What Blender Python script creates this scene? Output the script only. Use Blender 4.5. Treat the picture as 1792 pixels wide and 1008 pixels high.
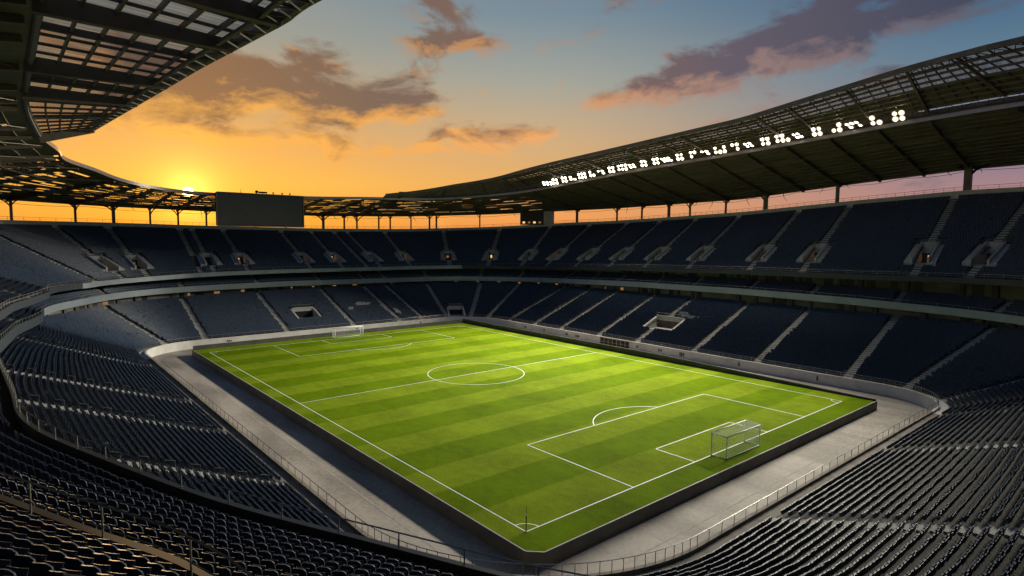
import bpy, math, random
import numpy as np
from mathutils import Matrix, Vector

for o in list(bpy.data.objects):
    bpy.data.objects.remove(o, do_unlink=True)
SC = bpy.context.scene
COL = SC.collection
random.seed(7)
RNG = np.random.default_rng(11)
R = math.radians

# ------------------------------------------------------------------ camera
CAM_F, CAM_P, YAW, PITCH, ROLL = 1047.02, (-67.755, -89.999, 25.479), .70466, -.08115, .00898
_f = np.array([math.sin(YAW)*math.cos(PITCH), math.cos(YAW)*math.cos(PITCH), math.sin(PITCH)])
_r0 = np.array([math.cos(YAW), -math.sin(YAW), 0.0]); _u0 = np.cross(_r0, _f)
_r = _r0*math.cos(ROLL)+_u0*math.sin(ROLL); _u = -_r0*math.sin(ROLL)+_u0*math.cos(ROLL)
cd = bpy.data.cameras.new("camera"); cam = bpy.data.objects.new("camera", cd); COL.objects.link(cam)
cd.sensor_width = 36; cd.lens = CAM_F/1792*36; cd.clip_start = .1; cd.clip_end = 20000
cam.matrix_world = Matrix(((_r[0], _u[0], -_f[0], CAM_P[0]), (_r[1], _u[1], -_f[1], CAM_P[1]),
                           (_r[2], _u[2], -_f[2], CAM_P[2]), (0, 0, 0, 1)))
SC.camera = cam

def cam_px(X):
    d = X-np.array(CAM_P); z = d@_f; zz = np.where(np.abs(z) < .01, .01, z)
    return 896+CAM_F*(d@_r)/zz, 504-CAM_F*(d@_u)/zz, z

# ------------------------------------------------------------------ exposure
SC.view_settings.view_transform = 'Standard'; SC.view_settings.look = 'None'
SC.view_settings.exposure = 0; SC.view_settings.gamma = 1

# ------------------------------------------------------------------ world: sunset sky with clouds
SUN_AZ, SUN_EL = 12.1, 3.65                      # degrees, azimuth clockwise from +y
def lin(c):
    return tuple(((x/255)/12.92 if x/255 <= .04045 else ((x/255+.055)/1.055)**2.4) for x in c)
W = bpy.data.worlds.new("World"); SC.world = W; W.use_nodes = True
NT = W.node_tree
for n in list(NT.nodes): NT.nodes.remove(n)
def nd(t, **k):
    n = NT.nodes.new(t)
    for a, b in k.items(): setattr(n, a, b)
    return n
def put(sock, v):
    if isinstance(v, bpy.types.NodeSocket): NT.links.new(v, sock)
    else: sock.default_value = v
def M(op, a, b=None, c=None, clamp=False):
    n = nd('ShaderNodeMath', operation=op, use_clamp=clamp); put(n.inputs[0], a)
    if b is not None: put(n.inputs[1], b)
    if c is not None: put(n.inputs[2], c)
    return n.outputs[0]
def ramp(fac, stops):
    n = nd('ShaderNodeValToRGB'); put(n.inputs[0], fac); e = n.color_ramp.elements
    while len(e) < len(stops): e.new(.5)
    for k, (p, c) in enumerate(stops):
        e[k].position = p; e[k].color = (*lin(c), 1)
    return n.outputs[0]
def mixc(f, a, b, mode='MIX'):
    n = nd('ShaderNodeMix', data_type='RGBA', blend_type=mode); put(n.inputs[0], f); put(n.inputs[6], a); put(n.inputs[7], b)
    return n.outputs[2]
def mapr(v, a, b, c=0., d=1., smooth=True):
    n = nd('ShaderNodeMapRange', interpolation_type='SMOOTHSTEP' if smooth else 'LINEAR')
    for k, x in enumerate((v, a, b, c, d)): put(n.inputs[k], x)
    return n.outputs[0]
tc = nd('ShaderNodeTexCoord'); sp = nd('ShaderNodeSeparateXYZ'); NT.links.new(tc.outputs['Generated'], sp.inputs[0])
dx, dy, dz = sp.outputs
AZ = M('MULTIPLY', M('ARCTAN2', dx, dy), 180/math.pi)
EL = M('MULTIPLY', M('ARCSINE', dz), 180/math.pi)
DAZ = M('SUBTRACT', AZ, SUN_AZ); ADAZ = M('ABSOLUTE', DAZ); DEL = M('SUBTRACT', EL, SUN_EL)
en = M('DIVIDE', EL, 40., clamp=True)
g_sun = ramp(en, [(0, (240, 148, 42)), (.06, (250, 172, 50)), (.12, (253, 184, 72)), (.2, (238, 172, 88)), (.3, (196, 163, 118)), (.42, (156, 155, 143)), (.55, (138, 147, 148)), (1, (64, 84, 110))])
g_mid = ramp(en, [(0, (236, 132, 70)), (.05, (240, 158, 86)), (.13, (232, 172, 98)), (.24, (206, 172, 128)), (.36, (164, 164, 152)), (.5, (120, 140, 152)), (1, (56, 80, 112))])
g_far = ramp(en, [(0, (176, 118, 108)), (.07, (184, 134, 128)), (.14, (146, 124, 138)), (.25, (120, 124, 142)), (.36, (92, 120, 142)), (.46, (62, 98, 132)), (1, (34, 58, 92))])
g_back = ramp(en, [(0, (92, 84, 104)), (.2, (72, 84, 112)), (.5, (52, 76, 108)), (1, (36, 58, 92))])
sky = mixc(mapr(ADAZ, 2, 32), g_sun, g_mid)
sky = mixc(mapr(ADAZ, 28, 68), sky, g_far)
sky = mixc(mapr(ADAZ, 75, 140), sky, g_back)
# clouds: gently warped noise whose cover is raised where the photograph's cloud banks lie
cx = nd('ShaderNodeCombineXYZ'); put(cx.inputs[0], M('DIVIDE', AZ, 7.)); put(cx.inputs[1], M('DIVIDE', EL, 3.4)); put(cx.inputs[2], 2.3)
def noise(vec, scale, detail=8, rough=.56, dist=.4):
    n = nd('ShaderNodeTexNoise'); NT.links.new(vec, n.inputs['Vector']); n.inputs['Scale'].default_value = scale
    n.inputs['Detail'].default_value = detail; n.inputs['Roughness'].default_value = rough; n.inputs['Distortion'].default_value = dist
    return n.outputs[0]
def shifted(vec, v):
    n = nd('ShaderNodeVectorMath', operation='ADD'); NT.links.new(vec, n.inputs[0]); n.inputs[1].default_value = v
    return n.outputs[0]
banks = [(15.5, 12.0, 8.5, 2.5, .12, 1.1), (23, 12.2, 8.0, 1.9, .05, 1.05), (15, 9.0, 8, 1.5, 0, .75), (17, 15.6, 3.5, 1.0, .1, .42), (3, 8.5, 6, 1.5, 0, .3), (29, 14.2, 4, 1.2, .1, .4),
         (35.2, 17.4, 3.6, 1.1, -.12, .66), (32, 20.2, 3.2, 1.1, 0, .62), (39.2, 9.8, 4.0, .62, .03, .66), (30.3, 8.1, 3.4, .6, .05, .62),
         (50, 12.8, 2.6, .75, .15, .58), (58.0, 14.6, 4.5, 1.5, .1, 1.2), (64, 16.0, 6.5, 1.8, .14, 1.25), (73, 17.4, 7, 1.5, .05, 1.0), (58.5, 10.4, 6, .7, .16, .62), (68, 13, 6, .9, .05, .45),
         (57, 18.4, 4.0, .6, .25, .5), (26, 11.0, 6, 1.2, 0, .4), (70, 24, 18, 4, 0, .35), (25, 27, 14, 3.5, 0, .4)]
def density(oa, oe):
    A_ = M('ADD', AZ, oa); E_ = M('ADD', EL, oe); cov = None
    for a, e, ra, re, sl, st in banks:
        ra *= 1.6; re *= 1.5
        p = M('SUBTRACT', A_, a); q = M('SUBTRACT', M('SUBTRACT', E_, e), M('MULTIPLY', p, sl))
        p = M('DIVIDE', p, ra); q = M('DIVIDE', q, re)
        g = M('MULTIPLY', M('EXPONENT', M('MULTIPLY', M('ADD', M('MULTIPLY', p, p), M('MULTIPLY', q, q)), -1.)), st)
        cov = g if cov is None else M('MAXIMUM', cov, g)
    nn_ = noise(shifted(cx.outputs[0], (oa/7., oe/3.4, 0)), 1.0, 9, .58)
    return M('ADD', M('MULTIPLY', M('SUBTRACT', nn_, .5), 2.7), M('SUBTRACT', cov, .36))
dens = density(0, 0); dens2 = density(-.7, -1.15)
n3 = noise(shifted(cx.outputs[0], (3.1, 7.7, 0)), 2.8, 6, .6, .6)
litc = M('ADD', M('MULTIPLY', M('SUBTRACT', dens, dens2), 1.5), M('MULTIPLY', M('SUBTRACT', n3, .5), 1.3))
cmask = mapr(dens, -.06, .4)
thick = mapr(dens, .05, .6)
bright = M('ADD', M('MULTIPLY', M('SUBTRACT', 1., thick), .75), litc, clamp=True)
bright = M('MULTIPLY_ADD', M('SUBTRACT', 9.6, EL), .07, bright, clamp=True)
c_dark = ramp(M('DIVIDE', ADAZ, 80., clamp=True), [(0, (140, 98, 64)), (.2, (116, 92, 80)), (.4, (132, 96, 80)), (.6, (96, 84, 96)), (.8, (68, 70, 88)), (1, (52, 62, 84))])
c_lit = ramp(M('DIVIDE', ADAZ, 80., clamp=True), [(0, (250, 178, 74)), (.2, (246, 172, 80)), (.4, (238, 168, 104)), (.6, (174, 136, 122)), (.8, (120, 108, 118)), (1, (86, 92, 114))])
cloud = mixc(bright, c_dark, c_lit)
sky = mixc(M('MULTIPLY', cmask, .93), sky, cloud)
# aureole and disc of the low sun
ang = M('SQRT', M('ADD', M('MULTIPLY', DAZ, DAZ), M('MULTIPLY', DEL, DEL)))
aur = M('EXPONENT', M('MULTIPLY', ang, -.42)); aur2 = M('EXPONENT', M('MULTIPLY', ang, -.85))
def scal(col, f):
    n = nd('ShaderNodeVectorMath', operation='SCALE'); n.inputs[0].default_value = col; put(n.inputs[3], f); return n.outputs[0]
def addv(a, b):
    n = nd('ShaderNodeVectorMath', operation='ADD'); put(n.inputs[0], a); put(n.inputs[1], b); return n.outputs[0]
sky = addv(sky, scal((.5, .2, .01), aur)); sky = addv(sky, scal((2.8, 1.05, .2), aur2))
sky = addv(sky, scal((30., 17., 5.), mapr(ang, .5, .3)))
nish = nd('ShaderNodeTexSky', sky_type='NISHITA', sun_disc=False, sun_elevation=R(SUN_EL), sun_rotation=R(SUN_AZ))
NT.links.new(nish.outputs[0], (bgn := nd('ShaderNodeBackground')).inputs[0]); bgn.inputs[1].default_value = .004
bg = nd('ShaderNodeBackground'); NT.links.new(sky, bg.inputs[0]); bg.inputs[1].default_value = 1.0
ad = nd('ShaderNodeAddShader'); out = nd('ShaderNodeOutputWorld')
NT.links.new(bg.outputs[0], ad.inputs[0]); NT.links.new(bgn.outputs[0], ad.inputs[1]); NT.links.new(ad.outputs[0], out.inputs[0])
W.cycles.sampling_method = 'MANUAL'; W.cycles.sample_map_resolution = 1024

# ------------------------------------------------------------------ sun
sd = bpy.data.lights.new("sun", 'SUN'); so = bpy.data.objects.new("sun", sd); COL.objects.link(so)
sd.energy = .9; sd.angle = R(.5); sd.color = (1, .62, .28)
sun_dir = Vector((math.sin(R(SUN_AZ))*math.cos(R(SUN_EL)), math.cos(R(SUN_AZ))*math.cos(R(SUN_EL)), math.sin(R(SUN_EL))))
so.rotation_euler = sun_dir.to_track_quat('Z', 'Y').to_euler(); so.location = sun_dir*400
SC.cycles.max_bounces = 5; SC.cycles.diffuse_bounces = 3; SC.cycles.glossy_bounces = 2; SC.cycles.transparent_max_bounces = 12
SC.cycles.sample_clamp_indirect = 4; SC.cycles.caustics_reflective = False; SC.cycles.caustics_refractive = False

FLOOD_W = 132000.; FLOOD_COL = (1, .93, .76)

# ------------------------------------------------------------------ materials
def material(name, base, rough=.7, metal=0., var=.0, scale=4., bump=0., spec=.5, coord='Object'):
    m = bpy.data.materials.new(name); m.use_nodes = True; t = m.node_tree; b = t.nodes['Principled BSDF']
    b.inputs['Roughness'].default_value = rough; b.inputs['Metallic'].default_value = metal; b.inputs['Specular IOR Level'].default_value = spec
    b.inputs['Base Color'].default_value = (*base, 1)
    if var or bump:
        c = t.nodes.new('ShaderNodeTexCoord'); n = t.nodes.new('ShaderNodeTexNoise'); t.links.new(c.outputs[coord], n.inputs['Vector'])
        n.inputs['Scale'].default_value = scale; n.inputs['Detail'].default_value = 7; n.inputs['Roughness'].default_value = .65
        if var:
            r = t.nodes.new('ShaderNodeValToRGB'); r.color_ramp.elements[0].position = .3; r.color_ramp.elements[1].position = .72
            r.color_ramp.elements[0].color = (*[x*(1-var) for x in base], 1); r.color_ramp.elements[1].color = (*[min(1, x*(1+var)) for x in base], 1)
            t.links.new(n.outputs[0], r.inputs[0]); t.links.new(r.outputs[0], b.inputs['Base Color'])
        if bump:
            bn = t.nodes.new('ShaderNodeTexNoise'); t.links.new(c.outputs[coord], bn.inputs['Vector']); bn.inputs['Scale'].default_value = scale*6; bn.inputs['Detail'].default_value = 5
            bb = t.nodes.new('ShaderNodeBump'); bb.inputs['Strength'].default_value = bump; t.links.new(bn.outputs[0], bb.inputs['Height']); t.links.new(bb.outputs[0], b.inputs['Normal'])
    return m
def emitter(name, col, s):
    m = bpy.data.materials.new(name); m.use_nodes = True; t = m.node_tree
    b = t.nodes['Principled BSDF']; b.inputs['Base Color'].default_value = (.02, .02, .02, 1)
    b.inputs['Emission Color'].default_value = (*col, 1); b.inputs['Emission Strength'].default_value = s
    m.cycles.emission_sampling = 'AUTO' if s > 10 else 'NONE'
    return m
MT = dict(
    conc=material('concrete', (.105, .099, .09), .85, var=.28, scale=.5, bump=.15),
    step=material('stair_concrete', (.53, .51, .47), .85, var=.2, scale=.8, bump=.1),
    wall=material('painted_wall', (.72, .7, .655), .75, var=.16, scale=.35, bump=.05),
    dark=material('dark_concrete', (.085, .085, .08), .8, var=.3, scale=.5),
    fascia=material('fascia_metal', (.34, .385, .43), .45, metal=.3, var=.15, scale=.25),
    fasshade=material('shaded_fascia_metal', (.045, .055, .07), .5, metal=.2, var=.15, scale=.25),  # same fascia metal with shade put into its colour
    seat=material('seat_plastic', (.038, .058, .1), .48, var=.4, scale=1.3, spec=.4),
    steel=material('painted_steel', (.2, .17, .125), .55, metal=.35, var=.25, scale=.4),
    roof=material('roof_sheet', (.17, .155, .125), .6, metal=.15, var=.3, scale=.3),
    rail=material('galvanised_rail', (.4, .38, .35), .38, metal=.7, var=.2, scale=2),
    black=material('dark_metal', (.02, .02, .021), .5, metal=.3),
    screen=material('dark_screen', (.075, .07, .068), .7, var=.12, scale=.6),
    white=material('white_paint', (.9, .9, .88), .5),
    net=material('white_net', (.75, .75, .72), .8),
    brown=material('brown_panel', (.12, .085, .06), .75, var=.35, scale=.8),
    halo=emitter('lamp_halo', (1, .82, .5), 1.1),  # dim warm glow standing in for the halo round each lens
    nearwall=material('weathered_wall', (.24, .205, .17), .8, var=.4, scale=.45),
    shadebrown=material('shaded_brown', (.05, .04, .032), .8, var=.25, scale=.5),  # brown with shade put into its colour
    conwall=material('concourse_wall', (.2, .18, .15), .8, var=.45, scale=.22),
    lens=emitter('lamp_lens', (1, .92, .74), 26.),
    warm=emitter('warm_light', (1, .55, .2), 1.3),
    pwall=material('pitch_wall_concrete', (.15, .15, .14), .8, var=.3, scale=.35, bump=.1),
    cap=material('pale_cap', (.5, .49, .46), .6, var=.15, scale=1.),
)
def mat_grass():
    m = bpy.data.materials.new('grass'); m.use_nodes = True; t = m.node_tree; b = t.nodes['Principled BSDF']; L = t.links.new
    c = t.nodes.new('ShaderNodeTexCoord'); s = t.nodes.new('ShaderNodeSeparateXYZ'); L(c.outputs['Object'], s.inputs[0])
    def mm(op, a, bb=None):
        n = t.nodes.new('ShaderNodeMath'); n.operation = op
        for k, v in enumerate((a, bb)):
            if v is None: continue
            if isinstance(v, bpy.types.NodeSocket): L(v, n.inputs[k])
            else: n.inputs[k].default_value = v
        return n.outputs[0]
    def nz(scale, det=4, sc=(1, 1, 1)):
        mp = t.nodes.new('ShaderNodeMapping'); L(c.outputs['Object'], mp.inputs[0]); mp.inputs['Scale'].default_value = sc
        n = t.nodes.new('ShaderNodeTexNoise'); L(mp.outputs[0], n.inputs['Vector']); n.inputs['Scale'].default_value = scale; n.inputs['Detail'].default_value = det
        return n.outputs[0]
    wob = mm('MULTIPLY', mm('SUBTRACT', nz(.25), .5), .25)
    ph = mm('MULTIPLY', mm('ADD', mm('ADD', s.outputs[1], 52.5), wob), math.pi/5.8333)
    st = t.nodes.new('ShaderNodeMapRange'); L(mm('SINE', ph), st.inputs[0]); st.inputs[1].default_value = -.12; st.inputs[2].default_value = .12
    phx = mm('MULTIPLY', mm('ADD', s.outputs[0], 34.), math.pi/5.6667)
    stx = t.nodes.new('ShaderNodeMapRange'); L(mm('SINE', phx), stx.inputs[0]); stx.inputs[1].default_value = -.5; stx.inputs[2].default_value = .5
    mx = t.nodes.new('ShaderNodeMix'); mx.data_type = 'RGBA'; L(st.outputs[0], mx.inputs[0])
    mx.inputs[6].default_value = (.108, .176, .0008, 1); mx.inputs[7].default_value = (.164, .232, .008, 1)
    def dev(x, k): return mm('MULTIPLY', mm('SUBTRACT', x, .5), k)
    v = mm('ADD', mm('ADD', dev(nz(.12, 6), .75), dev(nz(.9, 6, (1, .6, 1)), .6)), mm('ADD', dev(nz(7, 4, (1, .45, 1)), .8), dev(nz(30, 2), .6)))
    v = mm('ADD', mm('ADD', v, 1.), mm('MULTIPLY', mm('SUBTRACT', stx.outputs[0], .5), .07))
    sc = t.nodes.new('ShaderNodeVectorMath'); sc.operation = 'SCALE'; L(mx.outputs[2], sc.inputs[0]); L(v, sc.inputs[3]); 
    # thin worn patches in the goal mouths
    wn = t.nodes.new('ShaderNodeMapRange'); L(nz(.33, 5, (1, 1.6, 1)), wn.inputs[0]); wn.inputs[1].default_value = .6; wn.inputs[2].default_value = .78; wn.inputs[4].default_value = .35
    wm = t.nodes.new('ShaderNodeMix'); wm.data_type = 'RGBA'; L(wn.outputs[0], wm.inputs[0]); L(sc.outputs[0], wm.inputs[6]); wm.inputs[7].default_value = (.15, .17, .008, 1)
    L(wm.outputs[2], b.inputs['Base Color'])
    b.inputs['Roughness'].default_value = .9; b.inputs['Specular IOR Level'].default_value = .03
    bp = t.nodes.new('ShaderNodeBump'); bp.inputs['Strength'].default_value = .35; bp.inputs['Distance'].default_value = .05; L(nz(22, 3), bp.inputs['Height']); L(bp.outputs[0], b.inputs['Normal'])
    return m
def mat_track():
    m = bpy.data.materials.new('track_concrete'); m.use_nodes = True; t = m.node_tree; b = t.nodes['Principled BSDF']; L = t.links.new
    c = t.nodes.new('ShaderNodeTexCoord')
    def nz(scale, det, sc=(1, 1, 1)):
        mp = t.nodes.new('ShaderNodeMapping'); L(c.outputs['Object'], mp.inputs[0]); mp.inputs['Scale'].default_value = sc
        n = t.nodes.new('ShaderNodeTexNoise'); L(mp.outputs[0], n.inputs['Vector']); n.inputs['Scale'].default_value = scale; n.inputs['Detail'].default_value = det
        return n.outputs[0]
    a = t.nodes.new('ShaderNodeMath'); a.operation = 'ADD'; L(nz(.22, 7, (1, .35, 1)), a.inputs[0])
    a2 = t.nodes.new('ShaderNodeMath'); a2.operation = 'MULTIPLY'; a2.inputs[1].default_value = .45; L(nz(2.5, 6), a2.inputs[0]); L(a2.outputs[0], a.inputs[1])
    r = t.nodes.new('ShaderNodeValToRGB'); e = r.color_ramp.elements; e[0].position = .58; e[0].color = (.225, .197, .17, 1); e[1].position = .87; e[1].color = (.42, .37, .32, 1)
    L(a.outputs[0], r.inputs[0]); L(r.outputs[0], b.inputs['Base Color']); b.inputs['Roughness'].default_value = .7
    return m
def mat_glazing():
    m = bpy.data.materials.new('roof_glazing'); m.use_nodes = True; t = m.node_tree; L = t.links.new
    for n in list(t.nodes): t.nodes.remove(n)
    c = t.nodes.new('ShaderNodeTexCoord'); mp = t.nodes.new('ShaderNodeMapping'); L(c.outputs['Object'], mp.inputs[0]); mp.inputs['Scale'].default_value = (.12, 3.2, 1)
    n = t.nodes.new('ShaderNodeTexNoise'); L(mp.outputs[0], n.inputs['Vector']); n.inputs['Scale'].default_value = 1.3; n.inputs['Detail'].default_value = 6
    mr = t.nodes.new('ShaderNodeMapRange'); L(n.outputs[0], mr.inputs[0]); mr.inputs[1].default_value = .35; mr.inputs[2].default_value = .65; mr.inputs[3].default_value = .2; mr.inputs[4].default_value = .55
    tr = t.nodes.new('ShaderNodeBsdfTransparent'); tr.inputs[0].default_value = (.97, .95, .92, 1)
    tl = t.nodes.new('ShaderNodeBsdfTranslucent'); tl.inputs[0].default_value = (.5, .46, .4, 1)
    gl = t.nodes.new('ShaderNodeBsdfGlossy'); gl.inputs['Roughness'].default_value = .2; gl.inputs[0].default_value = (.6, .6, .6, 1)
    m1 = t.nodes.new('ShaderNodeMixShader'); L(mr.outputs[0], m1.inputs[0]); L(tr.outputs[0], m1.inputs[1]); L(tl.outputs[0], m1.inputs[2])
    m2 = t.nodes.new('ShaderNodeMixShader'); m2.inputs[0].default_value = .04; L(m1.outputs[0], m2.inputs[1]); L(gl.outputs[0], m2.inputs[2])
    o = t.nodes.new('ShaderNodeOutputMaterial'); L(m2.outputs[0], o.inputs[0])
    return m
MT['grass'] = mat_grass(); MT['track'] = mat_track(); MT['glaze'] = mat_glazing()

# ------------------------------------------------------------------ mesh helpers
class MB:
    """Collects vertices and faces, then links them as ONE mesh object."""
    def __init__(s): s.v = []; s.f = []; s.n = 0
    def add(s, V, F):
        V = np.asarray(V, float).reshape(-1, 3); s.v.append(V)
        s.f.extend([tuple(i+s.n for i in f) for f in F]); s.n += len(V)
    BOXF = [(3, 2, 1, 0), (4, 5, 6, 7), (1, 5, 4, 0), (2, 6, 5, 1), (3, 7, 6, 2), (0, 4, 7, 3)]
    def hexa(s, a, b): s.add(list(a)+list(b), s.BOXF)                       # bottom quad, top quad
    def box(s, c, size, ax=None):
        c = np.asarray(c, float); h = np.asarray(size, float)/2
        ax = np.eye(3) if ax is None else np.asarray(ax, float)
        q = [(-1, -1), (1, -1), (1, 1), (-1, 1)]
        s.hexa([c+ax[0]*h[0]*x+ax[1]*h[1]*y-ax[2]*h[2] for x, y in q], [c+ax[0]*h[0]*x+ax[1]*h[1]*y+ax[2]*h[2] for x, y in q])
    def beam(s, p, q, w, h, up=(0, 0, 1), h2=None):
        p = np.asarray(p, float); q = np.asarray(q, float); d = q-p; L = np.linalg.norm(d)
        if L < 1e-6: return
        d /= L; up = np.asarray(up, float); sd_ = np.cross(d, up); k = np.linalg.norm(sd_)
        if k < 1e-4: sd_ = np.array([1., 0, 0]); k = 1
        sd_ /= k; u = np.cross(sd_, d); h2 = h if h2 is None else h2
        s.hexa([p+sd_*w/2*a+u*h/2*b for a, b in ((-1, -1), (1, -1), (1, 1), (-1, 1))], [q+sd_*w/2*a+u*h2/2*b for a, b in ((-1, -1), (1, -1), (1, 1), (-1, 1))])
    def tube(s, pts, r, n=6, cap=True):
        pts = [np.asarray(p, float) for p in pts]; rings = []
        rr = r if hasattr(r, '__len__') else [r]*len(pts)
        for i, p in enumerate(pts):
            d = pts[min(i+1, len(pts)-1)]-pts[max(i-1, 0)]; d = d/(np.linalg.norm(d)+1e-9)
            a = np.cross(d, (0, 0, 1.)); a = np.array([1., 0, 0]) if np.linalg.norm(a) < 1e-3 else a/np.linalg.norm(a); b = np.cross(d, a)
            rings.append([p+rr[i]*(a*math.cos(2*math.pi*k/n)+b*math.sin(2*math.pi*k/n)) for k in range(n)])
        F = []
        for i in range(len(pts)-1):
            for k in range(n): F.append((i*n+k, i*n+(k+1) % n, (i+1)*n+(k+1) % n, (i+1)*n+k))
        if cap: F.append(tuple(range(n))[::-1]); F.append(tuple((len(pts)-1)*n+k for k in range(n)))
        s.add(np.array(rings).reshape(-1, 3), F)
    def grid(s, G, mask=None, wrap=False):
        """G (m,n,3); quads between neighbours, wrapping along n."""
        m, n = G.shape[:2]; nn = n if wrap else n-1; F = []
        for i in range(m-1):
            for j in range(nn):
                if mask is not None and not mask[i, j]: continue
                k = (j+1) % n; F.append((i*n+j, i*n+k, (i+1)*n+k, (i+1)*n+j))
        s.add(G.reshape(-1, 3), F)
    def build(s, name, mat, parent=None, smooth=False):
        me = bpy.data.meshes.new(name)
        V = np.concatenate(s.v) if s.v else np.zeros((0, 3))
        loops = np.fromiter((i for f in s.f for i in f), dtype=np.int32); tot = np.array([len(f) for f in s.f], dtype=np.int32)
        set_mesh(me, V, loops, tot)
        return link(name, me, mat, parent, smooth)
def set_mesh(me, V, loops, tot):
    me.vertices.add(len(V)); me.vertices.foreach_set('co', np.ascontiguousarray(V, dtype=np.float32).ravel())
    me.loops.add(len(loops)); me.loops.foreach_set('vertex_index', loops)
    st = np.zeros(len(tot), dtype=np.int32); st[1:] = np.cumsum(tot)[:-1]
    me.polygons.add(len(tot)); me.polygons.foreach_set('loop_start', st); me.polygons.foreach_set('loop_total', tot)
    me.update(calc_edges=True); me.validate()
def link(name, me, mat, parent=None, smooth=False):
    if mat is not None: me.materials.append(mat)
    me.polygons.foreach_set('use_smooth', np.full(len(me.polygons), bool(smooth)))
    o = bpy.data.objects.new(name, me); COL.objects.link(o)
    if parent is not None:
        o.parent = parent; o.matrix_parent_inverse = parent.matrix_basis.inverted()
    return o
def tag(o, label=None, cat=None, group=None, kind=None):
    for k, v in (('label', label), ('category', cat), ('group', group), ('kind', kind)):
        if v: o[k] = v
    return o
def thing(name, label, cat, loc=(0, 0, 0), group=None):
    o = bpy.data.objects.new(name, None); COL.objects.link(o); o.location = loc; o.empty_display_size = .3
    return tag(o, label, cat, group)

# ------------------------------------------------------------------ plan of the bowl
X0, X1, Y0, Y1 = -45.5, 49., -64., 67.
def make_base(step=.5):
    P = []; N = []
    def line(a, b, n):
        k = max(1, int(round(math.hypot(b[0]-a[0], b[1]-a[1])/step)))
        for i in range(k):
            t = i/k; P.append((a[0]+(b[0]-a[0])*t, a[1]+(b[1]-a[1])*t)); N.append(n)
    def arc(c, r, a0, a1):
        k = max(2, int(round(abs(a1-a0)*(r+22)/step)))
        for i in range(k):
            a = a0+(a1-a0)*i/k; P.append((c[0]+r*math.cos(a), c[1]+r*math.sin(a))); N.append((math.cos(a), math.sin(a)))
    h = math.pi
    line((X0, Y0+20), (X0, Y1-12), (-1, 0)); arc((X0+12, Y1-12), 12, h, h/2)
    line((X0+12, Y1), (X1-14, Y1), (0, 1)); arc((X1-14, Y1-14), 14, h/2, 0)
    line((X1, Y1-14), (X1, Y0+11), (1, 0)); arc((X1-11, Y0+11), 11, 0, -h/2)
    line((X1-11, Y0), (X0+20, Y0), (0, -1)); arc((X0+20, Y0+20), 20, -h/2, -h)
    return np.array(P), np.array(N)
BP, BN = make_base(); NB = len(BP)
def near_idx(x, y): return int(np.argmin(((BP-[x, y])**2).sum(1)))
def table(keys, smooth=15):
    ks = sorted((near_idx(x, y), v) for x, y, v in keys)
    i = np.array([k for k, _ in ks]+[ks[0][0]+NB]); v = np.array([a for _, a in ks]+[ks[0][1]], float)
    t = np.interp((np.arange(NB)-i[0]) % NB+i[0], i, v)
    w = np.hanning(smooth*2+3)[1:-1]; w /= w.sum(); k = len(w)//2
    return np.convolve(np.concatenate([t[-k:], t, t[:k]]), w, 'valid')
def P3(d, z):
    d = np.broadcast_to(d, (NB,)); z = np.broadcast_to(z, (NB,))
    return np.column_stack([BP+BN*d[:, None], z])
def at(i, d, z):
    i = int(i) % NB; return np.array([BP[i, 0]+BN[i, 0]*d, BP[i, 1]+BN[i, 1]*d, z])
def axes(i):
    i = int(i) % NB; n = np.array([*BN[i], 0.]); return np.array([-n[1], n[0], 0]), n   # along the row, outward
ZT = -1.3
dM = table([(-45.5, 0, 23.5), (-45.5, 30, 21), (-45.5, 50, 17), (-42, 63, 17), (-38, 66, 20.5), (-30, 67, 24), (-45.5, -40, 22), (-41, -57, 21.5), (-38, -60, 24.5), (-33, -63, 27), (-20, -64, 28), (0, -64, 27), (30, -64, 24), (0, 67, 24), (49, 0, 24), (49, -50, 24)])
zM = table([(-45.5, -20, 13.8), (-45.5, -41, 15.2), (-44, -51, 15.8), (-43, -54, 15.0), (-41, -57, 14.3), (-30, -63, 13.8), (0, -64, 13), (38, -63, 12.4), (48, -58, 12.6), (49, -40, 13.4), (49, -14, 13.7), (49, 22, 13.4), (48, 59, 12.2), (35, 67, 12.0), (-4, 67, 12.3), (-20, 67, 12.1), (-36, 67, 11.7), (-42, 64, 11.2), (-45, 57, 10.9), (-45.5, 40, 11.2), (-45.5, 10, 12.4)])
dU = table([(-45.5, 0, 24), (-45.5, 25, 21.5), (-45.5, 50, 16), (-42, 63, 15), (-38, 66, 19), (-30, 67, 24), (0, 67, 24), (49, 0, 24), (20, -64, 24), (0, -64, 28), (-20, -64, 30), (-30, -63.5, 33), (-34, -62, 36), (-37, -60, 40), (-39, -58.7, 38), (-39.9, -57.9, 33.5), (-40.9, -56.8, 30.8), (-42.5, -54.5, 29.4), (-44, -51.5, 28.8), (-45.5, -30, 26.5)], 5)
zU = table([(-45.5, 10, 15.6), (-45.5, 38, 15.1), (-43, 63, 14.9), (-36, 67, 15.0), (-20, 67, 15.7), (-4, 67, 15.9), (35, 67, 15.9), (48, 59, 16.2), (49, 22, 17.7), (49, -13, 18.4), (49, -40, 18.6), (48, -58, 19.1), (38, -64, 19), (0, -64, 18.8), (-40, -58, 18.5), (-45, -48, 18.3), (-45.5, -20, 17)])
dB = table([(-45.5, 0, 52), (-45.5, -35, 53), (-42, -55, 57), (-36, -61, 57), (-20, -64, 54), (0, -64, 52), (0, 67, 52), (49, 0, 52)])
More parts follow.
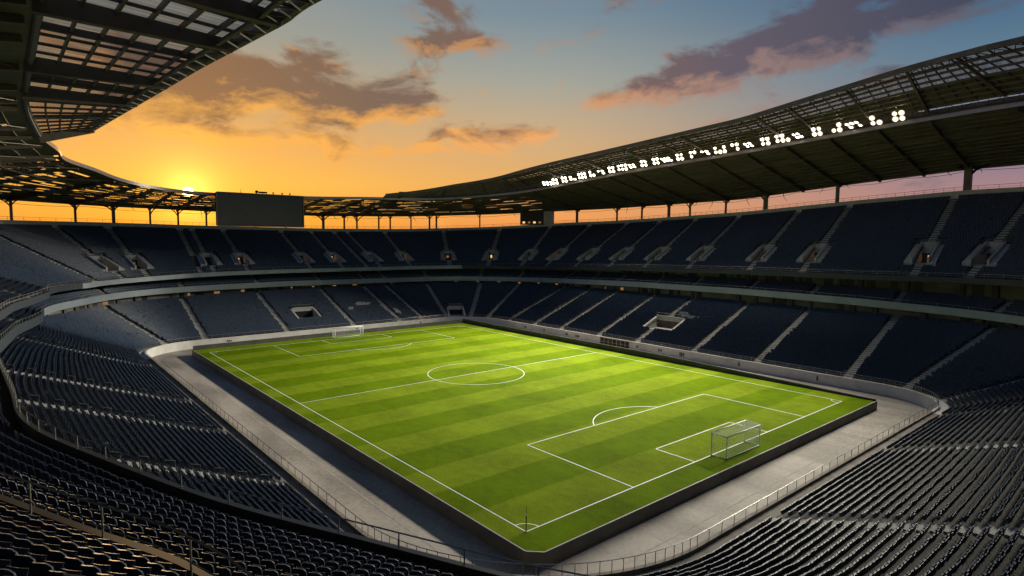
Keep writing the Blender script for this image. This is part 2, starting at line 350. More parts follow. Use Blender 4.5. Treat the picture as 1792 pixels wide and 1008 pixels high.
zB = table([(-40, 65, 29.2), (-36, 67, 29.3), (-24, 67, 29.0), (19, 67, 28.7), (38, 67, 29.0), (45, 63, 30.3), (48, 57, 32.1), (49, 34, 33.0), (49, 2, 34.2), (49, -28, 36.2), (49, -52, 37.6), (46, -60, 38), (0, -64, 36), (-30, -63, 33.2), (-40, -58, 32.7), (-45, -48, 32.6), (-45.5, 0, 31), (-45.5, 45, 29.4)])
dO = dB+2
zO = table([(-40, 65, 35.0), (-35, 67, 34.4), (-23, 67, 34.1), (20, 67, 33.7), (38, 67, 34.4), (45, 63, 35.9), (48, 57, 37.3), (49, 35, 37.9), (49, 4, 38.6), (49, -28, 41.3), (49, -52, 43.0), (46, -60, 43.8), (0, -64, 42), (-40, -58, 40), (-45.5, 0, 37.6), (-45.5, 45, 35.4)])
dR = table([(-45.5, 10, 19.5), (-45.5, 35, 17), (-45.5, 50, 13.5), (-42, 63, 11.5), (-36, 67, 17), (-25, 67, 19.5), (0, 67, 19.5), (35, 67, 19.5), (49, 40, 21), (49, -53, 21), (48.6, -55.8, 22.1), (47.5, -58.5, 26), (45.8, -60.8, 34), (44.3, -62, 44), (40, -64, 44), (20, -64, 21), (0, -64, 20), (-40, -58, 19.5)], 22)
zR = table([(-45.5, -40, 42.4), (-45.5, 2, 42.6), (-45.5, 13.5, 41.6), (-45.5, 36, 41.2), (-45.5, 48, 41.0), (-44, 62, 40.2), (-40, 65, 38.8), (-36, 67, 37.7), (-30, 67, 36.8), (-20, 67, 36.8), (6, 67, 37.3), (23, 67, 38.2), (38, 67, 38.6), (46, 62, 40.4), (49, 53, 42.5), (49, 21, 45.0), (49, -14, 46.9), (49, -47, 49.1), (48, -58, 50.3), (0, -64, 47), (-40, -58, 43)], 30)
zL = table([(49, 0, 9.6), (0, 67, 9.1), (-36, 67, 8.0), (-43, 63, 7.6), (-45.5, 50, 7.8), (-45.5, 0, 9.2), (-45.5, -30, 9.8), (-38, -60, 9.8), (0, -64, 9.4)])

NL_, NM_, NU_ = 34, 14, 34
rows = {'L': [], 'M': [], 'U': []}              # (d_start, d_end, z) arrays over s
for k in range(NL_):
    a = 1.5+(dM+2.2-1.5)*k/NL_; b = 1.5+(dM+2.2-1.5)*(k+1)/NL_; rows['L'].append((a, b, .4+(zL-.4)*k/(NL_-1)))
mdmax = np.maximum(6.2, dU+3.2-dM)
for k in range(NM_):
    a = np.minimum(.5+.86*k, mdmax); b = np.minimum(.5+.86*(k+1), mdmax); rows['M'].append((dM+a, dM+b, zM-.72+.36*np.minimum(k, mdmax/.86)))
for k in range(NU_):
    w = dB-1.-(dU+.6); a = dU+.6+w*k/NU_; b = dU+.6+w*(k+1)/NU_; rows['U'].append((a, b, zU-.2+(zB-1.9-zU+.2)*(k/(NU_-1))))

# aisles and vomitories as indices along the bowl
def idxs(pts): return [near_idx(*p) for p in pts]
AL = idxs([(49, -47), (49, -29.5), (49, -14.3), (49, 1.3), (49, 14), (49, 28), (49, 39.2), (49, 50.5), (48, 59), (45, 63), (39, 66.5), (31, 67), (23, 67), (8, 67), (-11, 67), (-31, 67), (-39.3, 65.6), (49, -56.5),
           (-45.5, 40), (-45.5, 8.5), (-45.5, -10), (-45.5, -30.5), (-45, -47), (-37, -60), (-16, -64), (11.5, -64), (33.5, -64), (44, -61.5)])
AU = idxs([(-38, 66), (-35.6, 67), (-41, 64.3), (-26, 67), (-22.5, 67), (-13.5, 67), (5, 67), (15.5, 67), (24, 67), (29, 67), (37, 66.8), (41.6, 65.2), (45.4, 62.2), (48, 58.6), (49, 55), (49, 45), (49, 31), (49, 17.5), (49, 3), (49, -14.5), (49, -27.5), (49, -50), (48.8, -55),
           (-45.5, 40), (-45.5, 20), (-45.5, 0), (-45.5, -22), (-39.9, -57.9), (-34.5, -62), (-20, -64), (0, -64), (20, -64)])
AM = AL
VU = [274, 292, 324, 345, 383, 403, 427, 451, 478, 503, 524, 543, 572, 597, 625, 656, 689, 715, 761, 784]
VU = [min(AU, key=lambda a: abs(a-v)) if min(abs(a-v) for a in AU) < 9 else v for v in VU]
VL = [(367, 6, 9, 15), (478, 4.6, 1, 7), (660, 8, 10, 16)]            # index, width, first row, last row

# ------------------------------------------------------------------ ground, track, pitch
g = MB(); g.box((0, 0, ZT-1.2), (12000, 12000, .4)); tag(g.build('ground', MT['dark']), kind='structure')
tk = MB(); tk.box((1.7, 1.5, ZT-.5), (95.8, 132.4, 1.)); tag(tk.build('track', MT['track']), kind='structure')
tj = MB()
for a, b in (((-40.4, -50), (-40.4, 58)), ((-28, -59.8), (44, -59.8)), ((43.5, -54), (43.5, 58)), ((-34, 62), (40, 62))):
    tj.beam((*a, ZT+.006), (*b, ZT+.006), .14, .008)
for yy in range(-44, 60, 9): tj.beam((-45.3, yy, ZT+.005), (-36.4, yy+.2, ZT+.005), .05, .006)
for xx in range(-24, 44, 9): tj.beam((xx, -63.8, ZT+.005), (xx+.2, -56.3, ZT+.005), .05, .006)
tag(tj.build('track_joints', material('joint_filler', (.42, .38, .34), .8, var=.4, scale=.7)), kind='structure')
PX0, PX1, PY0, PY1 = -36.2, 38.4, -56., 57.6
gr = MB(); c_ = 1.0
outl = [(PX0+c_, PY0+.05), (PX1-.2, PY0+.05), (PX1-.2, PY1-.2), (PX0+.05, PY1-.2), (PX0+.05, PY0+c_)]
gr.add([(x, y, 0) for x, y in outl]+[(x, y, -1.2) for x, y in outl], [(0, 1, 2, 3, 4)]+[(k, (k+1) % 5, 5+(k+1) % 5, 5+k) for k in range(5)])
tag(gr.build('grass', MT['grass']), kind='structure')
pw = thing('pitch_wall', 'low grey concrete wall around the raised grass pitch', 'wall', (PX0, PY0, ZT))
def wall_run(p, q, za, zb, th):
    m = MB(); p = np.array(p); q = np.array(q); d = (q-p)/np.linalg.norm(q-p); n = np.array([-d[1], d[0]])*th
    m.hexa([(*p, ZT), (*q, ZT), (*(q+n), ZT), (*(p+n), ZT)], [(*p, za), (*q, zb), (*(q+n), zb), (*(p+n), za)]); return m
w_ = MB()
for p, q, za, zb in (((PX0+c_, PY0-.16), (PX1+.1, PY0-.16), .03, .03), ((PX0-.16, PY1+.1), (PX0-.16, PY0+c_), .03, .03), ((PX0-.16, PY0+c_), (PX0+c_, PY0-.16), .028, .028)):
    m = wall_run(p, q, za, zb, .2); w_.add(np.concatenate(m.v), m.f)
w_.build('wall_panel', MT['pwall'], pw)
w2 = MB()
for p, q, za, zb in (((PX1+.1, PY0+.05), (PX1+.1, -15.), .3, 1.2), ((PX1+.1, -15.), (PX1+.1, PY1), 1.2, 1.2), ((PX1+.1, PY1+.1), (PX0, PY1+.1), 1.05, .95)):
    m = wall_run(p, q, za, zb, .25); w2.add(np.concatenate(m.v), m.f)
tag(w2.build('parapet', MT['dark'], pw), 'dark raised parapet along the far edges')
cp = MB()
for p, q in (((PX0+c_, PY0-.1), (PX1+.05, PY0-.1)), ((PX0-.1, PY1-.2), (PX0-.1, PY0+c_)), ((PX0-.1, PY0+c_), (PX0+c_, PY0-.1))):
    cp.beam((*p, .055), (*q, .055), .09, .05)
cp.build('coping', MT['cap'], pw)
ml = MB(); LW = .11
def mline(a, b, w=LW): ml.beam((*a, .006), (*b, .006), w, .008)
def marc(c, r, a0, a1, n=48):
    Pn = []
    for k in range(n+1):
        a = a0+(a1-a0)*k/n
        for rr in (r-LW/2, r+LW/2): Pn.append((c[0]+rr*math.cos(a), c[1]+rr*math.sin(a), .009))
    ml.add(Pn, [(2*k, 2*k+1, 2*k+3, 2*k+2) for k in range(n)])
for a, b in (((-34, -52.5), (34, -52.5)), ((-34, 52.5), (34, 52.5)), ((-34, -52.43), (-34, 52.43)), ((34, -52.43), (34, 52.43)), ((-33.93, 0), (33.93, 0))): mline(a, b)
marc((0, 0), 9.15, 0, 2*math.pi, 96); marc((0, 0), .1, 0, 2*math.pi, 12)
for s, xa, xb, ga, gb in ((-1, -19.1, 20.5, -7.8, 9.4), (1, -20.2, 20.1, -8.4, 8.0)):
    yl = 52.43*s; yp = 36.*s; yg = 47.*s
    for x in (xa, xb): mline((x, yl), (x, yp+LW/2*s))
    mline((xa+LW/2, yp), (xb-LW/2, yp))
    for x in (ga, gb): mline((x, yl), (x, yg+LW/2*s))
    mline((ga+LW/2, yg), (gb-LW/2, yg))
    t = math.asin(5.5/8.2) if False else math.acos(5.6/9.15)
    a0 = math.pi/2 if s < 0 else -math.pi/2
    marc((.6 if s < 0 else 0, 41.5*s), 9.15, a0-t, a0+t, 32)
for x, y, a in ((-34, -52.5, 0), (34, -52.5, 90), (34, 52.5, 180), (-34, 52.5, 270)): marc((x, y), 1.5, R(a), R(a+90), 12)
tag(ml.build('pitch_markings', MT['white']), kind='structure')

# ------------------------------------------------------------------ goals and corner posts
def goal(xc, yl, s, w, h, dep, label, rounded=False):
    t = thing('football_goal', label, 'goal', (xc, yl, 0)); f = MB(); hw = w/2; r = .085
    A = lambda x, y, z: (xc+x, yl+s*y, z)
    for x in (-hw, hw):
        f.tube([A(x, 0, 0), A(x, 0, h)], r, 8); f.tube([A(x, dep, 0), A(x, dep, h*.97)], r*.75, 8)
        f.tube([A(x, 0, h), A(x, dep, h*.97)], r*.75, 8); f.tube([A(x, 0, .06), A(x, dep, .06)], r*.6, 8)
    f.tube([A(-hw-.05, 0, h), A(hw+.05, 0, h)], r, 8); f.tube([A(-hw, dep, h*.97), A(hw, dep, h*.97)], r*.75, 8); f.tube([A(-hw, dep, .06), A(hw, dep, .06)], r*.7, 8)
    f.build('goal_frame', MT['white'], t, True)
    n = MB(); g = .2; rr = .011
    def strand(p, q): n.tube([p, q], rr, 3, False)
    nx = int(w/g); nz = int(h/g); ny = int(dep/g)
    for k in range(1, nx):
        x = -hw+w*k/nx; sg = .12*math.sin(math.pi*k/nx)
        n.tube([A(x, dep*.02, h), A(x, dep*.5, h*.985-sg), A(x, dep, h*.97)], rr, 3, False); strand(A(x, dep, h*.97), A(x, dep, .05))
    for k in range(1, nz): strand(A(-hw, dep, h*k/nz), A(hw, dep, h*k/nz))
    for k in range(1, ny): strand(A(-hw, dep*k/ny, h*.99), A(hw, dep*k/ny, h*.99))
    for x in (-hw, hw):
        for k in range(1, nz): strand(A(x, 0, h*k/nz), A(x, dep, h*k/nz))
        for k in range(1, ny): strand(A(x, dep*k/ny, 0), A(x, dep*k/ny, h*.98))
    n.build('net', MT['net'], t)
    return t
goal(-.5, -52.5, -1, 7.8, 2.75, 1.95, 'white goal with box-shaped net on the grass near the wide grey track')
goal(-1.1, 52.5, 1, 7.6, 2.7, 1.6, 'small white goal at the distant end below the dark scoreboard')
def corner_post(x, y, label):
    t = thing('corner_post', label, 'corner post', (x, y, 0)); m = MB(); m.tube([(x, y, 0), (x, y, 1.45)], .045, 8); m.build('pole', MT['black'], t)
    m = MB(); m.tube([(x, y, 1.45), (x, y, 1.6)], .06, 8); m.tube([(x, y, 0), (x, y, .12)], .08, 8); m.build('tip', MT['white'], t)
    m = MB(); m.tube([(x+.02, y, 1.6), (x+.05, y+.02, 2.2)], .022, 6); m.build('whip', MT['black'], t)
corner_post(-34, -52.5, 'thin dark corner post with white tip at the pitch corner closest to the seats')
corner_post(34, 52.5, 'thin corner post at the distant pitch corner below the dark tunnel opening')

# ------------------------------------------------------------------ stands
low = thing('lower_stand', 'lower seating stand with pale front wall around the track', 'stand', (49, 0, ZT))
mid = thing('middle_stand', 'narrow middle tier with grey fascia band between upper and lower seating', 'stand', (73, 0, 9))
upp = thing('upper_stand', 'steep upper tier of dark seats below the open roof gap', 'stand', (73, 0, 16))
def sweep(pts, name, mat, parent, mask=None):
    m = MB(); m.grid(np.stack([P3(d, z) for d, z in pts]), mask, True); return m.build(name, mat, parent)
# front wall with tunnel gap in the right-hand side
i_t0, i_t1 = near_idx(49, 12.2), near_idx(49, 2.6)
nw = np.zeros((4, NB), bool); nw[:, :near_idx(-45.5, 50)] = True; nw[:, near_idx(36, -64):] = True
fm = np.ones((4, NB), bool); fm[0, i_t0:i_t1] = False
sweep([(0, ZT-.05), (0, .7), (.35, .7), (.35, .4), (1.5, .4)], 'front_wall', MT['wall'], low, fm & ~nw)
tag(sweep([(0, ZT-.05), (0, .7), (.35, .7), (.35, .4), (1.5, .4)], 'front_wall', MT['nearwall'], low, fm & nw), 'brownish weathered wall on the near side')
tn = MB(); A0, A1 = at(i_t0, 0, 0), at(i_t1, 0, 0)
tn.hexa([(49.9, A0[1], ZT), (50, A0[1], ZT), (50, A1[1], ZT), (49.9, A1[1], ZT)], [(49.9, A0[1], .66), (50, A0[1], .66), (50, A1[1], .66), (49.9, A1[1], .66)])
tn.build('dugout_back', MT['brown'], low)
tn = MB()
for k in range(8):
    y = A0[1]+(A1[1]-A0[1])*k/7; tn.box((49.1, y, -.32), (.14, .14, 1.9))
tn.box((49.1, (A0[1]+A1[1])/2, .62), (.1, abs(A1[1]-A0[1]), .1)); tn.box((49.1, (A0[1]+A1[1])/2, -.5), (.08, abs(A1[1]-A0[1]), .08))
tn.build('dugout_frame', MT['rail'], low)
# pale panels and brackets on the front wall
for x, y, n, w, h in ((49, 20, 0, 1.5, .8), (49, 0, 0, .7, .9), (49, -6.7, 0, 1.1, .7), (49, -12.6, 0, 1.3, .9), (49, -26.5, 0, .5, 1.1), (49, -42.4, 0, .35, 1.2), (49, 24, 0, .9, .7), (49, 33, 0, .7, .6), (49, 41, 0, .9, .6), (37, 67, 1, 1.6, .8), (29, 67, 1, .5, .6), (-26, 67, 1, 1.2, .5), (8, 67, 1, .5, .5)):
    m = MB()
    for k in range(3):
        o_ = (k-1)*w*.34; hh = h*(.55+.45*random.random()); ww = w*.24
        if n: m.box((x+o_, y-.03, -.25+random.uniform(-.1, .1)), (ww, .05, hh))
        else: m.box((x-.03, y+o_, -.25+random.uniform(-.1, .1)), (.05, ww, hh))
    m.build('wall_plate', MT['brown'], low)

def terrace(key, parent, holes):
    pts = []; mask = []
    rr = rows[key]
    for k, (a, b, z) in enumerate(rr):
        if k: mask.append((k, 'r'))
        pts.append((a, z)); mask.append((k, 't')); pts.append((b, z))
    mk = np.ones((len(pts)-1, NB), bool)
    for (i, w, k0, k1) in holes:
        for j, (k, _) in enumerate(mask):
            if k0 <= k <= k1:
                dm = rr[k][0]
                dist = np.hypot(*(BP+BN*dm[:, None]-at(i, dm[i], 0)[:2]).T); mk[j] &= ~(dist < w/2)
    return sweep(pts, 'terrace', MT['conc'], parent, mk)
hu = [(v, 2.6, 5, 12) for v in VU]
terrace('L', low, VL); terrace('M', mid, []); terrace('U', upp, hu)
# fascias, soffits, back walls
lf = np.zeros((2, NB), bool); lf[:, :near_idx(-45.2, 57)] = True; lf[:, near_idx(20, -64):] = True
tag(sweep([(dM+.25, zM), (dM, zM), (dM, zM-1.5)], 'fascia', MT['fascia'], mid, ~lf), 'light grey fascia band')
tag(sweep([(dM+.25, zM), (dM, zM), (dM, zM-1.5)], 'fascia', MT['fasshade'], mid, lf), 'fascia coloured dark as shade on the near side')  # this stretch is darkened by colour against the lamp light
sweep([(dM+.25, zM-.72), (dM+.25, zM)], 'parapet_back', MT['shadebrown'], mid)  # unlit back of the parapet, its shade painted in
sweep([(dM+.25, zM-.72), (dM+.5, zM-.72)], 'gangway', MT['dark'], mid)
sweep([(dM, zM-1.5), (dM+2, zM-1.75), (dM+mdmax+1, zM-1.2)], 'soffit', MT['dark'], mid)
i_f = near_idx(49, 22)
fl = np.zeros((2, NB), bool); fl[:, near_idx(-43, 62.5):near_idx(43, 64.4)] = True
for nm, mk, mt in (('fascia', fl, MT['fascia']), ('fascia', ~fl, MT['fasshade'])):
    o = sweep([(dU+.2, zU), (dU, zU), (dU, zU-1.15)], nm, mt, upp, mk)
    tag(o, 'light grey fascia on the sunset side' if mt is MT['fascia'] else 'fascia coloured dark as shade under the lamps')  # the dark copy carries painted shade, not another metal
sweep([(dU+.2, zU), (dU+.2, zU-.2), (dU+.6, zU-.2)], 'gangway', MT['shadebrown'], upp)  # floor coloured dark to hold down the low sun on it
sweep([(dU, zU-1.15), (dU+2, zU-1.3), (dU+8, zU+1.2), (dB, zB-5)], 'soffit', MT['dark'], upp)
zt_U = rows['U'][-1][2]
sweep([(dB-1.0, zt_U), (dB-1.0, zB), (dB-.5, zB), (dB-.5, zB-.1), (dB+.3, zB-.1), (dB+.3, zB-6)], 'back_wall', MT['wall'], upp)
def concourse(name, d, z0, z1, parent, step=9):
    sweep([(d, z0), (d, z1)], 'concourse_wall', MT['conwall'], parent)
    for i in range(0, NB, step):
        if RNG.random() < .25: continue
        m = MB(); t, n = axes(i); c = at(i, d[i]-.3, (z0[i]+z1[i])/2); m.box(c, (RNG.uniform(.5, 1.3), .5, z1[i]-z0[i]), (t, n, (0, 0, 1)))
        m.build('concourse_pier', MT['conc'], parent)
    for i in range(4, NB, step):
        if RNG.random() < .45: continue
        m = MB(); t, n = axes(i); h = z1[i]-z0[i]; c = at(i, d[i]-.05, z0[i]+h*.42); m.box(c, (RNG.uniform(1.2, 2.6), .12, h*.8), (t, n, (0, 0, 1)))
        m.build('concourse_door', MT['black'], parent)
    for i in range(6, NB, 14):
        x, y = BP[i]
        if not (y > 50 or (x > 40 and y > 20)) or RNG.random() < .45: continue
        m = MB(); t, n = axes(i); h = z1[i]-z0[i]; c = at(i, d[i]-.1, z0[i]+h*.55); m.box(c, (RNG.uniform(.5, 1.6), .1, h*.35), (t, n, (0, 0, 1))); m.build('lit_window', MT['warm2'], parent)
MT['warm2'] = emitter('dim_window', (1, .5, .16), .22)
concourse('c', dM+2.3, zL, zM-1.45, low)
concourse('c', dM+mdmax+.1, rows['M'][-1][2], np.maximum(zU+.8, rows['M'][-1][2]+1.5), mid)
# rails
def rail(d, z, h, i0, i1, name, parent, r=.03, post=4, mid_=1, mat='rail'):
    m = MB(); ii = [i % NB for i in range(i0, i1+1)]
    dd = np.broadcast_to(d, (NB,)); zz = np.broadcast_to(z, (NB,))
    for lv in [1.]+[k/(mid_+1) for k in range(1, mid_+1)]:
        m.tube([at(i, dd[i], zz[i]+h*lv) for i in ii[::3]+[ii[-1]]], r if lv == 1 else r*.65, 5)
    for i in ii[::post]: m.tube([at(i, dd[i], zz[i]), at(i, dd[i], zz[i]+h)], r*.9, 5, False)
    return m.build(name, MT[mat], parent)
i_near0 = near_idx(48, -59)
rail(.17, .7, .95, i_near0, NB+near_idx(-45.5, 40), 'guard_rail', low, .035, 4, 0)
rail(1.3, .4, .95, near_idx(-44, 60), i_near0, 'guard_rail', low, .03, 5, 1)
rail(dM+.12, zM, .55, 0, NB-1, 'guard_rail', mid, .03, 5, 0)
rail(dU+.3, zU-.2, .95, near_idx(-45.5, 0), near_idx(20, -64), 'guard_rail', upp, .035, 6, 1)
rail(dU+.3, zU-.2, 1.05, near_idx(0, -64), NB+near_idx(-45.5, -1), 'guard_rail', upp, .028, 5, 1)
rail(dB-.1, zB-.1, 1.0, near_idx(-45.5, 30), near_idx(46, -61), 'parapet_rail', upp, .04, 4, 1, 'black')

# aisle stairs
def aisles(key, lst, parent, width=1.25, skip=()):
    rr = rows[key]
    for i in lst:
        m = MB(); t, n = axes(i)
        for k, (a, b, z) in enumerate(rr):
            if b[i]-a[i] < .2: continue
            if any(abs(i-v) < 8 and k0 <= k <= k1 for v, w, k0, k1 in skip):
                if m.n: m.build('aisle_stairs', MT['step'], parent); m = MB()
                continue
            zz = z[i]; dz = (rr[k+1][2][i]-zz) if k+1 < len(rr) else .3; dd = b[i]-a[i]
            m.box(at(i, a[i]+dd*.25, zz+.012), (width, dd*.5, .03), (t, n, (0, 0, 1)))
            m.box(at(i, a[i]+dd*.75, zz+dz*.25+.01), (width, dd*.495, dz*.5+.02), (t, n, (0, 0, 1)))
        m.build('aisle_stairs', MT['step'], parent)
aisles('L', AL, low, 1.5, VL); aisles('U', AU, upp, 1.5, hu); aisles('M', AM, mid, 1.2)
# hand rails beside the lower aisles: short posts that catch the lamps
for i in AL:
    m = MB()
    for k in range(2, NL_-1, 3):
        a, b, z = rows['L'][k]; p = at(i, a[i]+.3, z[i]); m.tube([p, p+(0, 0, .95), at(i, a[i]+1.1, z[i]+1.2)], .028, 5)
    m.build('stair_handrail', MT['rail'], low)

# upper vomitories: recessed stair mouths with sloping side walls
for v in VU:
    t, n = axes(v); U = rows['U']; a5, z5 = U[5][0][v], U[5][2][v]; a12, z12 = U[12][1][v], U[12][2][v]
    S = MB()
    for s in (-1, 1):
        o0, o1 = t*1.3*s, t*1.75*s
        b0 = at(v, a5-.2, z5-.4); b1 = at(v, a12+.2, z5-.4); c0 = at(v, a5-.2, z5+1.0); c1 = at(v, a12+.2, z12+.95)
        S.hexa([b0+o0, b1+o0, b1+o1, b0+o1], [c0+o0, c1+o0, c1+o1, c0+o1])
        # broad sloping flank beside the recess
        p0 = at(v, a5-.1, z5+.42)+t*2.9*s; p1 = at(v, a12+.1, z12+.5)+t*2.6*s; q0 = at(v, a5-.1, z5+.42)+o1; q1 = at(v, a12+.1, z12+.5)+o1
        S.hexa([p0-(0, 0, .8), p1-(0, 0, .8), q1-(0, 0, .8), q0-(0, 0, .8)], [p0, p1, q1, q0])
    S.box(at(v, a12+.35, z12+.3), (3.5, .3, 1.3), (t, n, (0, 0, 1)))
    vo = S.build('vomitory', MT['step'], upp)
    F = MB(); F.box(at(v, (a5+a12)/2, z5-.06), (2.6, a12-a5, .12), (t, n, (0, 0, 1))); F.box(at(v, a12-.1, (z12+z5+2.2)/2+.3), (2.6, .25, max(.3, z12-z5-1.6)), (t, n, (0, 0, 1))); F.build('landing', MT['step'], vo)
    D = MB(); D.box(at(v, a12+.1, z5+1.1), (2.6, .1, 2.4), (t, n, (0, 0, 1))); D.build('doorway', MT['brown'], vo)
    if RNG.random() < .8:
        D = MB(); D.box(at(v, a12+.02, z5+1.2)+t*RNG.uniform(-.5, .5), (RNG.uniform(.5, 1.1), .08, RNG.uniform(.7, 1.5)), (t, n, (0, 0, 1)))
        D.build('lit_opening', MT['warm'] if RNG.random() < .5 else MT['warm2'], vo)
    rl = MB()
    for s in (-1, 1): rl.tube([at(v, a5, z5+1.0)+t*1.5*s, at(v, a5, z5+1.5)+t*1.5*s, at(v, a12+.3, z12+1.5)+t*1.5*s, at(v, a12+.3, z12+.9)+t*1.5*s], .035, 5)
    rl.tube([at(v, a12+.3, z12+1.5)+t*1.5, at(v, a12+.3, z12+1.5)-t*1.5], .035, 5); rl.build('handrail', MT['rail'], vo)
# big lower vomitories
for (v, w, k0, k1) in VL:
    t, n = axes(v); Lr = rows['L']; a0, z0 = Lr[k0][0][v], Lr[k0][2][v]; a1, z1 = Lr[k1][1][v], Lr[k1][2][v]+.3
    S = MB(); z0 = z0-.35; a1f = a1; hw = w/2
    zf = z1-2.3 if z1-z0 < 2.3 else z0
    for s in (-1, 1):
        S.hexa([at(v, a0-.3, zf)+t*hw*s, at(v, a1f+.3, zf)+t*hw*s, at(v, a1f+.3, zf)+t*(hw+.5)*s, at(v, a0-.3, zf)+t*(hw+.5)*s],
               [at(v, a0-.3, z0+.55)+t*hw*s, at(v, a1f+.3, z1+.5)+t*hw*s, at(v, a1f+.3, z1+.5)+t*(hw+.5)*s, at(v, a0-.3, z0+.55)+t*(hw+.5)*s])
    S.box(at(v, a1f+.15, z1+.2), (w, .5, 1.2), (t, n, (0, 0, 1)))
    vo = S.build('vomitory', MT['step'], low)
    H = MB(); H.tube([at(v, a1f+.1, z1+1.5)-t*hw, at(v, a1f+.1, z1+1.5)+t*hw], .05, 5)
    for k in range(7): H.tube([at(v, a1f+.1, z1+.8)+t*hw*(k/3-1), at(v, a1f+.1, z1+1.5)+t*hw*(k/3-1)], .04, 5)
    H.build('handrail', MT['rail'], vo)
    F = MB(); F.box(at(v, (a0+a1f)/2, zf-.1), (w, a1f-a0, .2), (t, n, (0, 0, 1))); F.build('landing', MT['step'], vo)
    D = MB(); D.box(at(v, a1f+.2, (zf+z1-.3)/2), (w, .2, z1-.3-zf), (t, n, (0, 0, 1))); D.build('doorway', MT['brown' if w > 6 else 'black'], vo)

# ------------------------------------------------------------------ seats
def seat_sites():
    P = []; Nn = []; key = []
    for key_, rr, ais in (('L', rows['L'], AL), ('M', rows['M'], AM), ('U', rows['U'], AU)):
        for k, (a, b, z) in enumerate(rr):
            ok = (b-a) > .5
            if not ok.any(): continue
            C = P3(a+(b-a)*.55, z); seg = np.linalg.norm(np.roll(C, -1, 0)-C, axis=1); cum = np.concatenate([[0], np.cumsum(seg)])
            n = int(cum[-1]/.52); q = (np.arange(n)+.5*(k % 2))*(cum[-1]/n); j = np.clip(np.searchsorted(cum, q, 'right')-1, 0, NB-1); f = (q-cum[j])/np.maximum(seg[j], 1e-6)
            j2 = (j+1) % NB; X = C[j]*(1-f)[:, None]+C[j2]*f[:, None]; nn = BN[j]*(1-f)[:, None]+BN[j2]*f[:, None]; nn /= np.linalg.norm(nn, axis=1)[:, None]
            keep = ok[j].copy()
            for i in ais: keep &= np.hypot(*(X[:, :2]-C[i, :2]).T) > .92
            if key_ == 'U':
                for v in VU:
                    if 4 <= k <= 14: keep &= np.hypot(*(X[:, :2]-C[v, :2]).T) > 3.1
            if key_ == 'L':
                for v, w, k0, k1 in VL:
                    if k0-1 <= k <= k1+2: keep &= np.hypot(*(X[:, :2]-C[v, :2]).T) > w/2+.8
            keep &= RNG.random(n) > .006
            P.append(X[keep]); Nn.append(nn[keep]); key += [(key_, k)]*int(keep.sum())
    return np.concatenate(P), np.concatenate(Nn), key
SP, SN, SK = seat_sites()
px, py, dep = cam_px(SP+np.array([0, 0, .6]))
vis = (dep > 1.2) & (px > -420) & (px < 2200) & (py > -100) & (py < 1350)
inframe = (dep > 1.2) & (px > -25) & (px < 1817) & (py > 0) & (py < 1030)
order = np.argsort(np.where(inframe, np.linalg.norm(SP-np.array(CAM_P), axis=1), 1e9))
heroes = [int(i) for i in order[:300]]
hs = np.zeros(len(SP), bool); hs[heroes] = True
def seat_low():
    """local x along the row, y towards the pitch, z up; returns verts and faces"""
    o = [(-.225, .34), (.225, .34), (.24, .76), (.18, .88), (-.18, .88), (-.24, .76)]
    V = []; 
    for th in (0, 1):
        for x, z in o: V.append((x, -.05-(z-.36)*.16+(.05 if th else 0), z))
    F = [tuple(range(6)), tuple(range(11, 5, -1))]+[(k, 6+k, 6+(k+1) % 6, (k+1) % 6) for k in (1, 2, 3, 4, 5)]
    b = len(V); z0, z1 = .37, .64
    V += [(-.2, .0, .36), (.2, .0, .36), (.2, .15, .37), (-.2, .15, .37), (-.2, .07, .68), (.2, .07, .68), (.2, .15, .69), (-.2, .15, .69)]
    F += [tuple(b+i for i in f) for f in ((4, 5, 6, 7), (1, 5, 4, 0), (2, 6, 5, 1), (3, 7, 6, 2), (0, 4, 7, 3))]
    b = len(V); V += [(-.02, -.06, 0), (.02, -.06, 0), (.02, .06, .4), (-.02, .06, .4)]; F.append((b, b+1, b+2, b+3))
    return np.array(V), F
sel = np.where(vis & ~hs)[0]
V0, F0 = seat_low(); nv = len(V0)
Xr = SP[sel]; Nr = SN[sel]; fy = -Nr; tx = np.column_stack([fy[:, 1], -fy[:, 0]])
jit = RNG.normal(0, .012, (len(sel), 2)); tilt = RNG.normal(0, .03, len(sel))
VV = np.empty((len(sel), nv, 3))
VV[..., 0] = (Xr[:, 0]+jit[:, 0])[:, None]+tx[:, :1]*V0[:, 0]+fy[:, :1]*(V0[:, 1]+tilt[:, None]*V0[:, 2])
VV[..., 1] = (Xr[:, 1]+jit[:, 1])[:, None]+tx[:, 1:]*V0[:, 0]+fy[:, 1:]*(V0[:, 1]+tilt[:, None]*V0[:, 2])
VV[..., 2] = Xr[:, 2][:, None]+V0[:, 2]
lp = np.array([i for f in F0 for i in f], dtype=np.int32); tt = np.array([len(f) for f in F0], dtype=np.int32)
me = bpy.data.meshes.new('seating'); set_mesh(me, VV.reshape(-1, 3), (lp[None]+(np.arange(len(sel))*nv)[:, None]).astype(np.int32).ravel(), np.tile(tt, len(sel)))
so_ = link('seating', me, MT['seat']); me.materials.append(material('pale_seat_plastic', (.42, .42, .42), .6, var=.2, scale=2))
pale = np.zeros(len(sel), bool)
for (x_, y_, rx_, ry_) in ((16.5, 80.5, 3.2, .9), (11.5, 78, 1.0, .8), (22.5, 77, 1.2, 2.2), (25, 74, .8, 1.6), (64.5, -3.5, 1.0, 3.0), (66, -1, .8, 1.4)):
    q_ = ((Xr[:, 0]-x_)/rx_)**2+((Xr[:, 1]-y_)/ry_)**2; pale |= q_ < RNG.uniform(.5, 1.3, len(sel))
me.polygons.foreach_set('material_index', np.repeat(pale.astype(np.int32), len(F0)))
tag(so_, 'dark navy plastic seats filling all tiers of the stadium', None, None, 'stuff')
